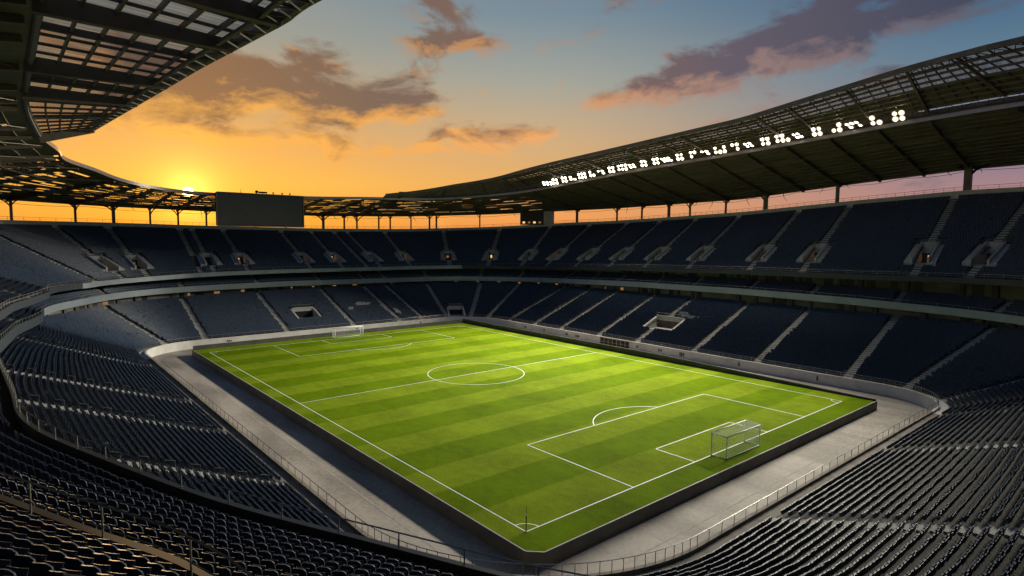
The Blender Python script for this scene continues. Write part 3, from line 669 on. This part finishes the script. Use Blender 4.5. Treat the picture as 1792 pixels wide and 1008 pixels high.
# the 300 seats that show largest: each a thing with its parts
def hero_meshes():
    def shell(rows_, n=9):
        pass
    b = MB(); G = []
    prof = [(.34, .205), (.42, .22), (.55, .228), (.68, .226), (.76, .215), (.81, .19), (.84, .15)]
    for face in (0, 1):
        g = []
        for z, hw in prof:
            r_ = []
            for k in range(9):
                u = -1+2*k/8; cv = .045*u*u
                zz = z-(.03*u**4 if z > .8 else 0)
                r_.append((u*hw, -.06-(z-.34)*.17+cv+(.028 if face else 0), zz))
            g.append(r_)
        G.append(np.array(g))
    for g in G: b.grid(g)
    m_, n_ = G[0].shape[:2]; off = m_*n_; F = []
    per = [(0, k) for k in range(n_)]+[(i, n_-1) for i in range(1, m_)]+[(m_-1, k) for k in range(n_-2, -1, -1)]+[(i, 0) for i in range(m_-2, 0, -1)]
    for a, c in zip(per, per[1:]+per[:1]):
        ia, ic = a[0]*n_+a[1], c[0]*n_+c[1]; F.append((ia, ic, ic+off, ia+off))
    b.f += F
    p = MB(); g = []
    for k, (y, z) in enumerate([(.0, .36), (.05, .38), (.1, .46), (.14, .58), (.165, .67), (.155, .7), (.13, .7), (.1, .62), (.06, .5), (.02, .42)]):
        g.append([(u*.2, y+.02*u*u, z) for u in (-1, -.6, -.2, .2, .6, 1)])
    g = np.array(g+[g[0]]); p.grid(g)
    k_ = len(g)-1; p.f += [tuple(i*6 for i in range(k_))[::-1], tuple(i*6+5 for i in range(k_))]
    l = MB()
    for x in (-.245,):
        l.box((x, -.04, .2), (.035, .09, .4)); l.box((x, .05, .42), (.035, .3, .05)); l.box((x, -.1, .5), (.03, .06, .2))
    l.box((0, -.02, .33), (.46, .05, .04))
    a = MB(); a.hexa([(-.27, -.1, .6), (-.22, -.1, .6), (-.22, .2, .575), (-.27, .2, .575)], [(-.27, -.1, .625), (-.22, -.1, .625), (-.22, .2, .605), (-.27, .2, .605)])
    return b, p, l, a
hb, hp, hl, ha = hero_meshes()
proto = thing('stadium_seat', 'seat', 'seat')
for mb, nm, mt, sm in ((hb, 'backrest', 'seat', True), (hp, 'seat_pan', 'seat', True), (hl, 'support_bracket', 'black', False), (ha, 'armrest', 'black', False)):
    mb.build(nm, MT[mt], proto, sm)
ORD = ['first', 'second', 'third', 'fourth', 'fifth', 'sixth', 'seventh', 'eighth', 'ninth', 'tenth', 'eleventh', 'twelfth', 'thirteenth', 'fourteenth', 'fifteenth', 'sixteenth', 'seventeenth', 'eighteenth', 'nineteenth', 'twentieth']
def label_seat(key, k):
    if key == 'U': return 'dark empty stadium seat in the %s row behind the near upper guard rail' % ORD[min(k, 19)]
    if key == 'M': return 'dark empty stadium seat in the %s row behind the near middle parapet' % ORD[min(k, 19)]
    return 'dark empty stadium seat in lower stand row %s counted from the near track wall' % ORD[min(k, 19)]
for c, i in enumerate(heroes):
    if c == 0: o = proto
    else:
        o = proto.copy(); COL.objects.link(o)
        for ch in proto.children:
            q = ch.copy(); COL.objects.link(q); q.parent = o
    fy = -SN[i]; o.location = SP[i]; o.rotation_euler = (0, 0, math.atan2(fy[1], fy[0])-math.pi/2+random.gauss(0, .02))
    tag(o, label_seat(*SK[i]), 'seat', 'seats in the rows closest to the viewer')

# ------------------------------------------------------------------ roof
roof = thing('stadium_roof', 'cantilevered ring roof of steel girders and sheeting over the stands', 'roof', (0, 67, 34))
NR_ = 14; STEP = 6
cells = np.arange(0, NB, STEP)
def open_prob(i):
    x, y = BP[i % NB]
    if y > 66.5: return .50 if x < 30 else .34
    if x < -33 and y > 55: return .30
    if x > 30 and y > 58: return .16
    if x < -44 and y > 15: return .04
    return 0.
def ring_pt(i, f, dz=0): 
    i = int(i) % NB; return at(i, dR[i]+(dO[i]-dR[i])*f, zR[i]+(zO[i]-zR[i])*f+dz)
dk = MB(); gz = MB(); rr_ = random.Random(3)
for c in cells:
    i0, i1 = int(c), int(min(c+STEP, NB))
    for k in range(NR_):
        pr = open_prob((i0+i1)//2)
        f0, f1 = k/NR_, (k+1)/NR_
        if k in (0, NR_-1) or k == NR_-2: pr *= .25
        strips = [(f0, f1)]
        if pr > 0:
            strips = [(f0+(f1-f0)*a/3, f0+(f1-f0)*(a+1)/3) for a in range(3) if not (rr_.random() < pr and a != 1) and not (a == 1 and rr_.random() < pr*.8)]
        for g0, g1 in strips:
            q = [(i0, g0), (i1, g0), (i1, g1), (i0, g1)]
            dk.hexa([ring_pt(i, f) for i, f in q], [ring_pt(i, f, .06) for i, f in q])
dk.build('roof_sheet', MT['roof'], roof)
pl = MB()
for k in range(0, NR_+1):
    f = k/NR_; G = np.stack([np.array([ring_pt(i, f, -.02)+axes(i)[1]*s*.11 for i in range(0, NB, 3)]) for s in (-1, 1)]); H = G-np.array([0, 0, .22])
    pl.grid(np.stack([G[0], G[1], H[1], H[0], G[0]]), None, True)
pl.build('purlins', MT['steel'], roof)
ed = MB(); G = np.array([ring_pt(i, 1, 0) for i in range(NB)]); nn = np.column_stack([BN, np.zeros(NB)])
ed.grid(np.stack([G+nn*.4-[0, 0, .5], G+nn*.4+[0, 0, .5], G+nn*.05+[0, 0, .5], G+nn*.05-[0, 0, .5], G+nn*.4-[0, 0, .5]]), None, True); ed.build('outer_gutter', MT['steel'], roof)
ei = MB(); G = np.array([ring_pt(i, 0, 0) for i in range(NB)])
ei.grid(np.stack([G-nn*.35-[0, 0, .3], G-nn*.35+[0, 0, .45], G-nn*.03+[0, 0, .45], G-nn*.03-[0, 0, .3], G-nn*.35-[0, 0, .3]]), None, True); ei.build('inner_edge_beam', MT['rail'], roof)
COLS = [(269, 0), (285, 0), (295, 1), (305, 0), (320, 0), (336, 0), (348, 0), (366, 0), (386, 0), (413, 1), (429, 0), (439, 0), (450, 0), (455, 0), (464, 0), (472, 1), (475, 1), (494, 0), (538, 1), (560, 0), (582, 0), (604, 1), (620, 0), (645, 0), (670, 2), (709, 1), (765, 3), (790, 1), (820, 2), (850, 2), (885, 2), (920, 2), (955, 2), (1000, 2), (1040, 2), (1080, 2), (1120, 2), (30, 2), (65, 2), (100, 2), (135, 2), (170, 2), (205, 2), (235, 2)]
for i, big in COLS:
    m = MB(); w = (.5, .75, 1.0, 1.4)[big]; t, n = axes(i); zb = zB[i]-(2.6 if big else .1); d = dB[i]-.1; zt = ring_pt(i, (d-dR[i])/(dO[i]-dR[i]))[2]
    m.box(at(i, d, (zb+zt)/2), (w, w*.9, zt-zb), (t, n, (0, 0, 1)))
    m.build('roof_column', MT['steel'], roof)
    b = MB(); r_ = .15+.04*big
    for s in (-1, 1):
        if rr_.random() < .2: continue
        L = rr_.uniform(1.6, 4.2); hh = rr_.uniform(1.5, 3.0); base = at(i, d, zt-hh)
        b.tube([base, base+t*s*L*.35+(0, 0, hh*.55), base+t*s*L+(0, 0, hh-.15)], [r_*1.1, r_, r_*.7], 6)
        if rr_.random() < .5: b.tube([base+t*s*L*.35+(0, 0, hh*.55), base+t*s*L*.5-n*1.2+(0, 0, hh-.1)], r_*.6, 5)
    if b.n: b.build('column_brace', MT['black'], roof)
for i in sorted({*[c for c, b in COLS], *range(20, 260, 22), *range(690, 800, 19)}):
    if any(abs(i-c) < 8 and i != c for c, _ in COLS): continue
    m = MB(); p = ring_pt(i, .985, -.55); q = ring_pt(i, .02, -.35); m.beam(p, q, .55, 1.1, h2=.6); m.build('girder', MT['steel'], roof)
# longitudinal trusses and cross bracing under the sheeting
for f in (.22, .48, .74):
    for a, b in ((15, 260), (270, 520), (520, 690), (690, 845), (845, NB)):
        m = MB()
        for j in range(a, b-3, 4):
            p0, p1 = ring_pt(j, f, -.25), ring_pt(j+4, f, -.25); q0, q1 = ring_pt(j, f, -1.25), ring_pt(j+4, f, -1.25)
            m.tube([q0, q1], .085, 5, False); m.tube([p0, (q0+q1)/2, p1], .055, 4, False)
        m.build('truss', MT['steel'], roof)
gl_ = sorted({c for c, _ in COLS})
for a, b in zip(gl_, gl_[1:]):
    if b-a > 45 or b-a < 10: continue
    m = MB()
    for f0, f1 in ((.02, .48), (.48, .97)):
        m.tube([ring_pt(a, f0, -.3), ring_pt(b, f1, -.3)], .07, 5); m.tube([ring_pt(b, f0, -.34), ring_pt(a, f1, -.34)], .07, 5)
    m.build('cross_bracing', MT['steel'], roof)
# loose cables slung below the roof edge
for a, b, nme in ((262, 350, 'far left'), (405, 520, 'far'), (532, 800, 'right')):
    m = MB(); pts = []
    for i in range(a, b, 2):
        ph = ((i-a) % 26)/26; z = ring_pt(i, .97)[2]-1.1-1.0*math.sin(math.pi*ph)*.5; pts.append(at(i, dB[i]-.1, z))
    m.tube(pts, .05, 5)
    for i in range(a+5, b, 11):
        if rr_.random() < .55: continue
        p = at(i, dB[i]-.2, ring_pt(i, .97)[2]-.6); L = rr_.uniform(1, 2.8); t, n = axes(i); s = rr_.choice((-1, 1))
        m.tube([p, p+t*s*rr_.uniform(.1, .6)-(0, 0, L*.5), p+t*s*rr_.uniform(.2, 1.4)-(0, 0, L)], [.1, .07, .03], 5)
    w = {'far left': 'beside the setting sun', 'far': 'right of the scoreboard', 'right': 'behind the lit lamps'}[nme]
    tag(m.build('hanging_cable', MT['black']), 'dark loose cable run hanging below the roof edge '+w, 'cable')

# glazed canopies reaching inward from the ring
def canopy(i0, i1, dC, zC, nrow, glaze_rows, lift, girders, depth, step):
    ii = list(range(i0, i1+1)); n_ = len(ii)
    def cp_(j, f, dz=0):
        j = max(0, min(n_-1, j)); i = ii[j] % NB; lf = lift*min(1, j/90); d0 = dR[i]-.4-lf*.6; z0 = zR[i]+.6+lf
        return at(i, d0+(dC[i]-d0)*f, z0+(zC[i]-z0)*f+dz)
    g = MB(); s_ = MB(); pu = MB()
    for j in range(0, n_-1, step):
        j1 = min(j+step, n_-1)
        for k in range(nrow):
            f0, f1 = k/nrow, (k+1)/nrow; q = [(j, f0), (j1, f0), (j1, f1), (j, f1)]
            (g if k in glaze_rows else s_).hexa([cp_(a, f) for a, f in q], [cp_(a, f, .05) for a, f in q])
    for k in range(nrow+1):
        f = k/nrow
        for j in range(0, n_-1, 4):
            pu.beam(cp_(j, f, -.22), cp_(min(j+4, n_-1), f, -.22), .22, .4)
    for j in range(0, n_, step):
        pu.beam(cp_(j, 0, -.15), cp_(j, 1, -.15), .16, .26)
    g.build('glazing', MT['glaze'], roof)
    if s_.n: s_.build('canopy_sheet', MT['roof'], roof)
    pu.build('canopy_purlins', MT['steel'], roof)
    for j in girders:
        if 0 <= j < n_:
            m = MB(); m.beam(cp_(j, -.06, -depth*.5), cp_(j, .985, -depth*.35), .45*depth, depth, h2=depth*.6); m.build('canopy_girder', MT['steel'], roof)
    for j in range(11, n_-1, 22):
        if min(abs(j-q) for q in girders) > 9:
            m = MB(); m.beam(cp_(j, 0, -.35), cp_(j, .99, -.3), .3, .6); m.build('secondary_beam', MT['steel'], roof)
    e = MB()
    for j in range(0, n_-1, 4):
        e.beam(cp_(j, 1.01, -.1), cp_(min(j+4, n_-1), 1.01, -.1), .45, .95)
    e.build('canopy_edge_beam', MT['steel'], roof)
    tr = MB(); f1, f2 = 1-1.5/12, .995
    for j in range(0, n_-3, 3):
        a, b = (f1, f2) if (j//3) % 2 else (f2, f1); tr.tube([cp_(j, a, -depth*.5), cp_(j+3, b, -depth*.5)], .08, 5)
    for j in range(0, n_-1, 4): tr.beam(cp_(j, f1, -depth*.5), cp_(min(j+4, n_-1), f1, -depth*.5), .3, .3)
    tr.build('edge_truss', MT['steel'], roof)
dC = table([(25, 67, 18), (37, 67, 15.5), (42, 65, 13), (49, 56, 10.3), (49, 40, 8.6), (49, -53, 7), (48.6, -55.8, 7.6), (47.5, -58.5, 9.8), (45.8, -60.8, 14.5), (44.3, -62, 20.4), (43, -63, 24), (0, -64, 7), (0, 67, 18)], 6)
zC = table([(23, 67, 38.8), (37, 67, 41.2), (42, 65.3, 43.3), (49, 56, 46.7), (49, 10, 49.9), (49, -21, 52.0), (49, -44, 55.2), (49, -53, 56.4), (45.8, -60.8, 57.8), (40, -63, 58), (0, -64, 55)], 8)
ia, ib = near_idx(27, 67), near_idx(44.3, -62)
canopy(ia, ib, dC, zC, 8, (4, 5, 6, 7), 1.5, [i-ia for i in (472, 538, 604, 670, 709, 765, 820)], .9, 5)
dCl = table([(-45.5, 33, 9.7), (-45.5, -44, 5.5), (-44.8, -49.2, 6.1), (-43.6, -52.5, 7.8), (-40, -58, 12), (49, 0, 9), (0, 67, 9)], 2)
zCl = table([(-45.5, 33, 43.7), (-45.5, -23, 42.8), (-45.5, -44, 42.1), (-38, -60, 42), (49, 0, 43), (0, 67, 43)], 4)
ja, jb = near_idx(-43.2, -53.3), NB+near_idx(-45.5, 33)
canopy(ja, jb, dCl, zCl, 6, (0, 1, 2, 3, 4, 5), 0., [jb-ja-int((33-y)*2) for y in (-43.5, -33.5, -12.5, 2, 32.6)], 1.6, 7)

# service gantry and floodlights along the right-hand ring edge
gn = MB(); i0, i1 = near_idx(37, 66.8), near_idx(45.5, -61.2)
for j in range(i0, i1, 4):
    a, b = ring_pt(j, -.03, .5), ring_pt(j+4, -.03, .5); a2, b2 = ring_pt(j, -.03, 1.7), ring_pt(j+4, -.03, 1.7)
    gn.tube([a, b], .07, 5, False); gn.tube([a2, b2], .07, 5, False); gn.tube([a, a2], .05, 5, False); gn.tube([a2, b] if (j//4) % 2 else [a, b2], .05, 5, False)
bk = MB(); kk = range(near_idx(33, 67), near_idx(44.6, -61.8), 3)
bk.grid(np.stack([np.array([ring_pt(j, .004, .46) for j in kk]), np.array([ring_pt(j, .004, 2.5 if BP[j, 1] > -50 else 1.75) for j in kk])])); bk.build('gantry_backing', MT['steel'], roof)
gn.build('lamp_gantry', MT['black'], roof)
fa, fb = near_idx(49, 52), near_idx(49, -47.6)
nF = 27; lens_v = []
for k in range(nF):
    i = int(fa+(fb-fa)*k/(nF-1)); t, n = axes(i); c = ring_pt(i, -.06, .75)
    fx = thing('floodlight', 'lit white floodlight cluster on the gantry below the long right roof', 'floodlight', c, 'floodlights along the roof gantry')
    aim = np.array([rr_.uniform(-32, -8) if k % 3 else 46., BP[i, 1]*.8+rr_.uniform(-6, 6), 0.]); dr = (aim-c)/np.linalg.norm(aim-c); sx = np.cross(dr, (0, 0, 1)); sx /= np.linalg.norm(sx); uy = np.cross(sx, dr)
    fr = MB(); nx = 2 if k % 4 else 3; 
    fr.box(c-dr*.15-uy*.35, (nx*1.15+.2, .12, .08), (sx, dr, uy)); fr.box(c-dr*.15+uy*.78, (nx*1.15+.2, .12, .08), (sx, dr, uy)); fr.box(c-dr*.2+uy*.3, (.12, .12, 1.5), (sx, dr, uy)); fr.build('mounting_frame', MT['black'], fx)
    for a in range(nx):
        for b in range(2):
            if rr_.random() < .07: continue
            q = c+sx*(a-(nx-1)/2)*1.22+uy*(b*1.12-.35); rad = rr_.choice((.3, .34, .36)); h = MB(); h.tube([q-dr*.32, q-dr*.1, q+dr*.08], [rad*.5, rad*1.05, rad*1.1], 10); hd = h.build('lamp_head', MT['black'], fx)
            l = MB(); l.tube([q+dr*.085, q+dr*.1], rad*1.6, 16); l.build('halo_disc', MT['halo'], hd)  # added glowing disc, wider than the head, that paints the lamp's halo
            l = MB(); l.tube([q+dr*.105, q+dr*.13], rad*.85, 16); l.build('lens', MT['lens'], hd)
    if k % 3 != 1:
        ld = bpy.data.lights.new('flood_beam', 'SPOT'); ld.energy = FLOOD_W*(.88 if k % 3 else .1); ld.color = FLOOD_COL; ld.spot_size = R(86 if k % 4 == 0 else 92); ld.spot_blend = 1.; ld.shadow_soft_size = .6
        lo = bpy.data.objects.new('flood_beam', ld); COL.objects.link(lo); lo.parent = fx
        lo.location = Vector(dr*.4); lo.rotation_euler = Vector(-dr).to_track_quat('Z', 'Y').to_euler()

# ------------------------------------------------------------------ scoreboard
sb = thing('scoreboard', 'large blank dark scoreboard hanging at the roof edge beside the sun', 'scoreboard', (-12, 84, 28.5))
XA, XB, ZA, ZB, YS = -23.6, -.2, 28.5, 37.4, 84.
m = MB(); m.box(((XA+XB)/2, YS+.8, (ZA+ZB)/2), (XB-XA, 1.4, ZB-ZA)); m.build('casing', MT['black'], sb)
m = MB(); m.box(((XA+XB)/2, YS+.06, (ZA+ZB)/2), (XB-XA-.6, .1, ZB-ZA-.6)); m.build('screen', MT['screen'], sb)
m = MB()
for a, b in (((XA, ZA), (XB, ZA)), ((XA, ZB), (XB, ZB)), ((XA, ZA), (XA, ZB)), ((XB, ZA), (XB, ZB))):
    m.beam((a[0], YS+.02, a[1]), (b[0], YS+.02, b[1]), .3, .3, up=(0, 1, 0))
m.build('frame', MT['steel'], sb)
for x in (-20, -12, -4):
    m = MB(); m.beam((x, YS+1.2, ZB-.2), (x, YS+2.9, 37.2), .25, .25); m.build('hanger', MT['steel'], sb)
m = MB(); m.tube([(-17.3, YS+.5, ZB+.1), (-17.3, YS+.5, ZB+1.25)], [.09, .03], 6); tag(m.build('antenna', MT['black']), 'thin short antenna on the scoreboard top, closest to the sun', 'antenna')
m = MB(); m.box((-11.4, YS+.6, ZB+.55), (2.2, .5, .45)); m.tube([(-13.1, YS+.6, ZB+.1), (-13.1, YS+.6, ZB+.5)], .08, 6); m.tube([(-13.1, YS+.3, ZB+.65), (-13.1, YS+.8, ZB+.65)], .4, 10); m.tube([(-12.9, YS+.6, ZB+.55), (-12.4, YS+.6, ZB+.55)], .1, 6); m.tube([(-11.4, YS+.6, ZB+.1), (-11.4, YS+.6, ZB+.4)], .08, 6)
tag(m.build('siren_unit', MT['black']), 'dark round-ended loudspeaker unit on the middle of scoreboard top', 'loudspeaker')
for x, lb in ((-8.6, 'closest to the round-ended loudspeaker'), (-6.1, 'in the middle of three'), (-3.9, 'nearest the scoreboard end away from the sun')):
    m = MB(); m.tube([(x, YS+.5, ZB+.1), (x, YS+.5, ZB+.6)], .14, 6); m.box((x, YS+.5, ZB+.6), (.4, .35, .25)); tag(m.build('small_camera', MT['black']), 'small dark fixture on scoreboard top, '+lb, 'fixture', 'small fixtures on the scoreboard')

# ------------------------------------------------------------------ cabin on the back wall
i = 519; t, n = axes(i)
cb = thing('broadcast_cabin', 'grey box cabin on the back wall under the distant right roof', 'cabin', at(i, dB[i]-1, zB[i]))
zc = ring_pt(i, .95)[2]-.5; c = at(i, dB[i]-.4, (zB[i]+zc)/2); AX = (t, n, (0, 0, 1))
m = MB(); m.box(c-t*(-1.2), (9.5, 3.2, zc-zB[i]+.1), AX); m.build('cabin_wall', MT['conc'], cb)
m = MB(); m.box(c-t*5.4, (3.2, 3.4, zc-zB[i]+.05), AX); tag(m.build('end_panel', MT['wall'], cb), 'pale end panel')
for k in range(4):
    m = MB(); m.box(at(i, dB[i]-2.03, zB[i]+.8)+t*(4.4-k*2.2), (1.0, .08, .7), AX); m.build('lit_window', MT['warm2'] if k % 2 else MT['warm'], cb)
print('seats', len(sel), 'rows', [SK[h] for h in heroes[::40]])
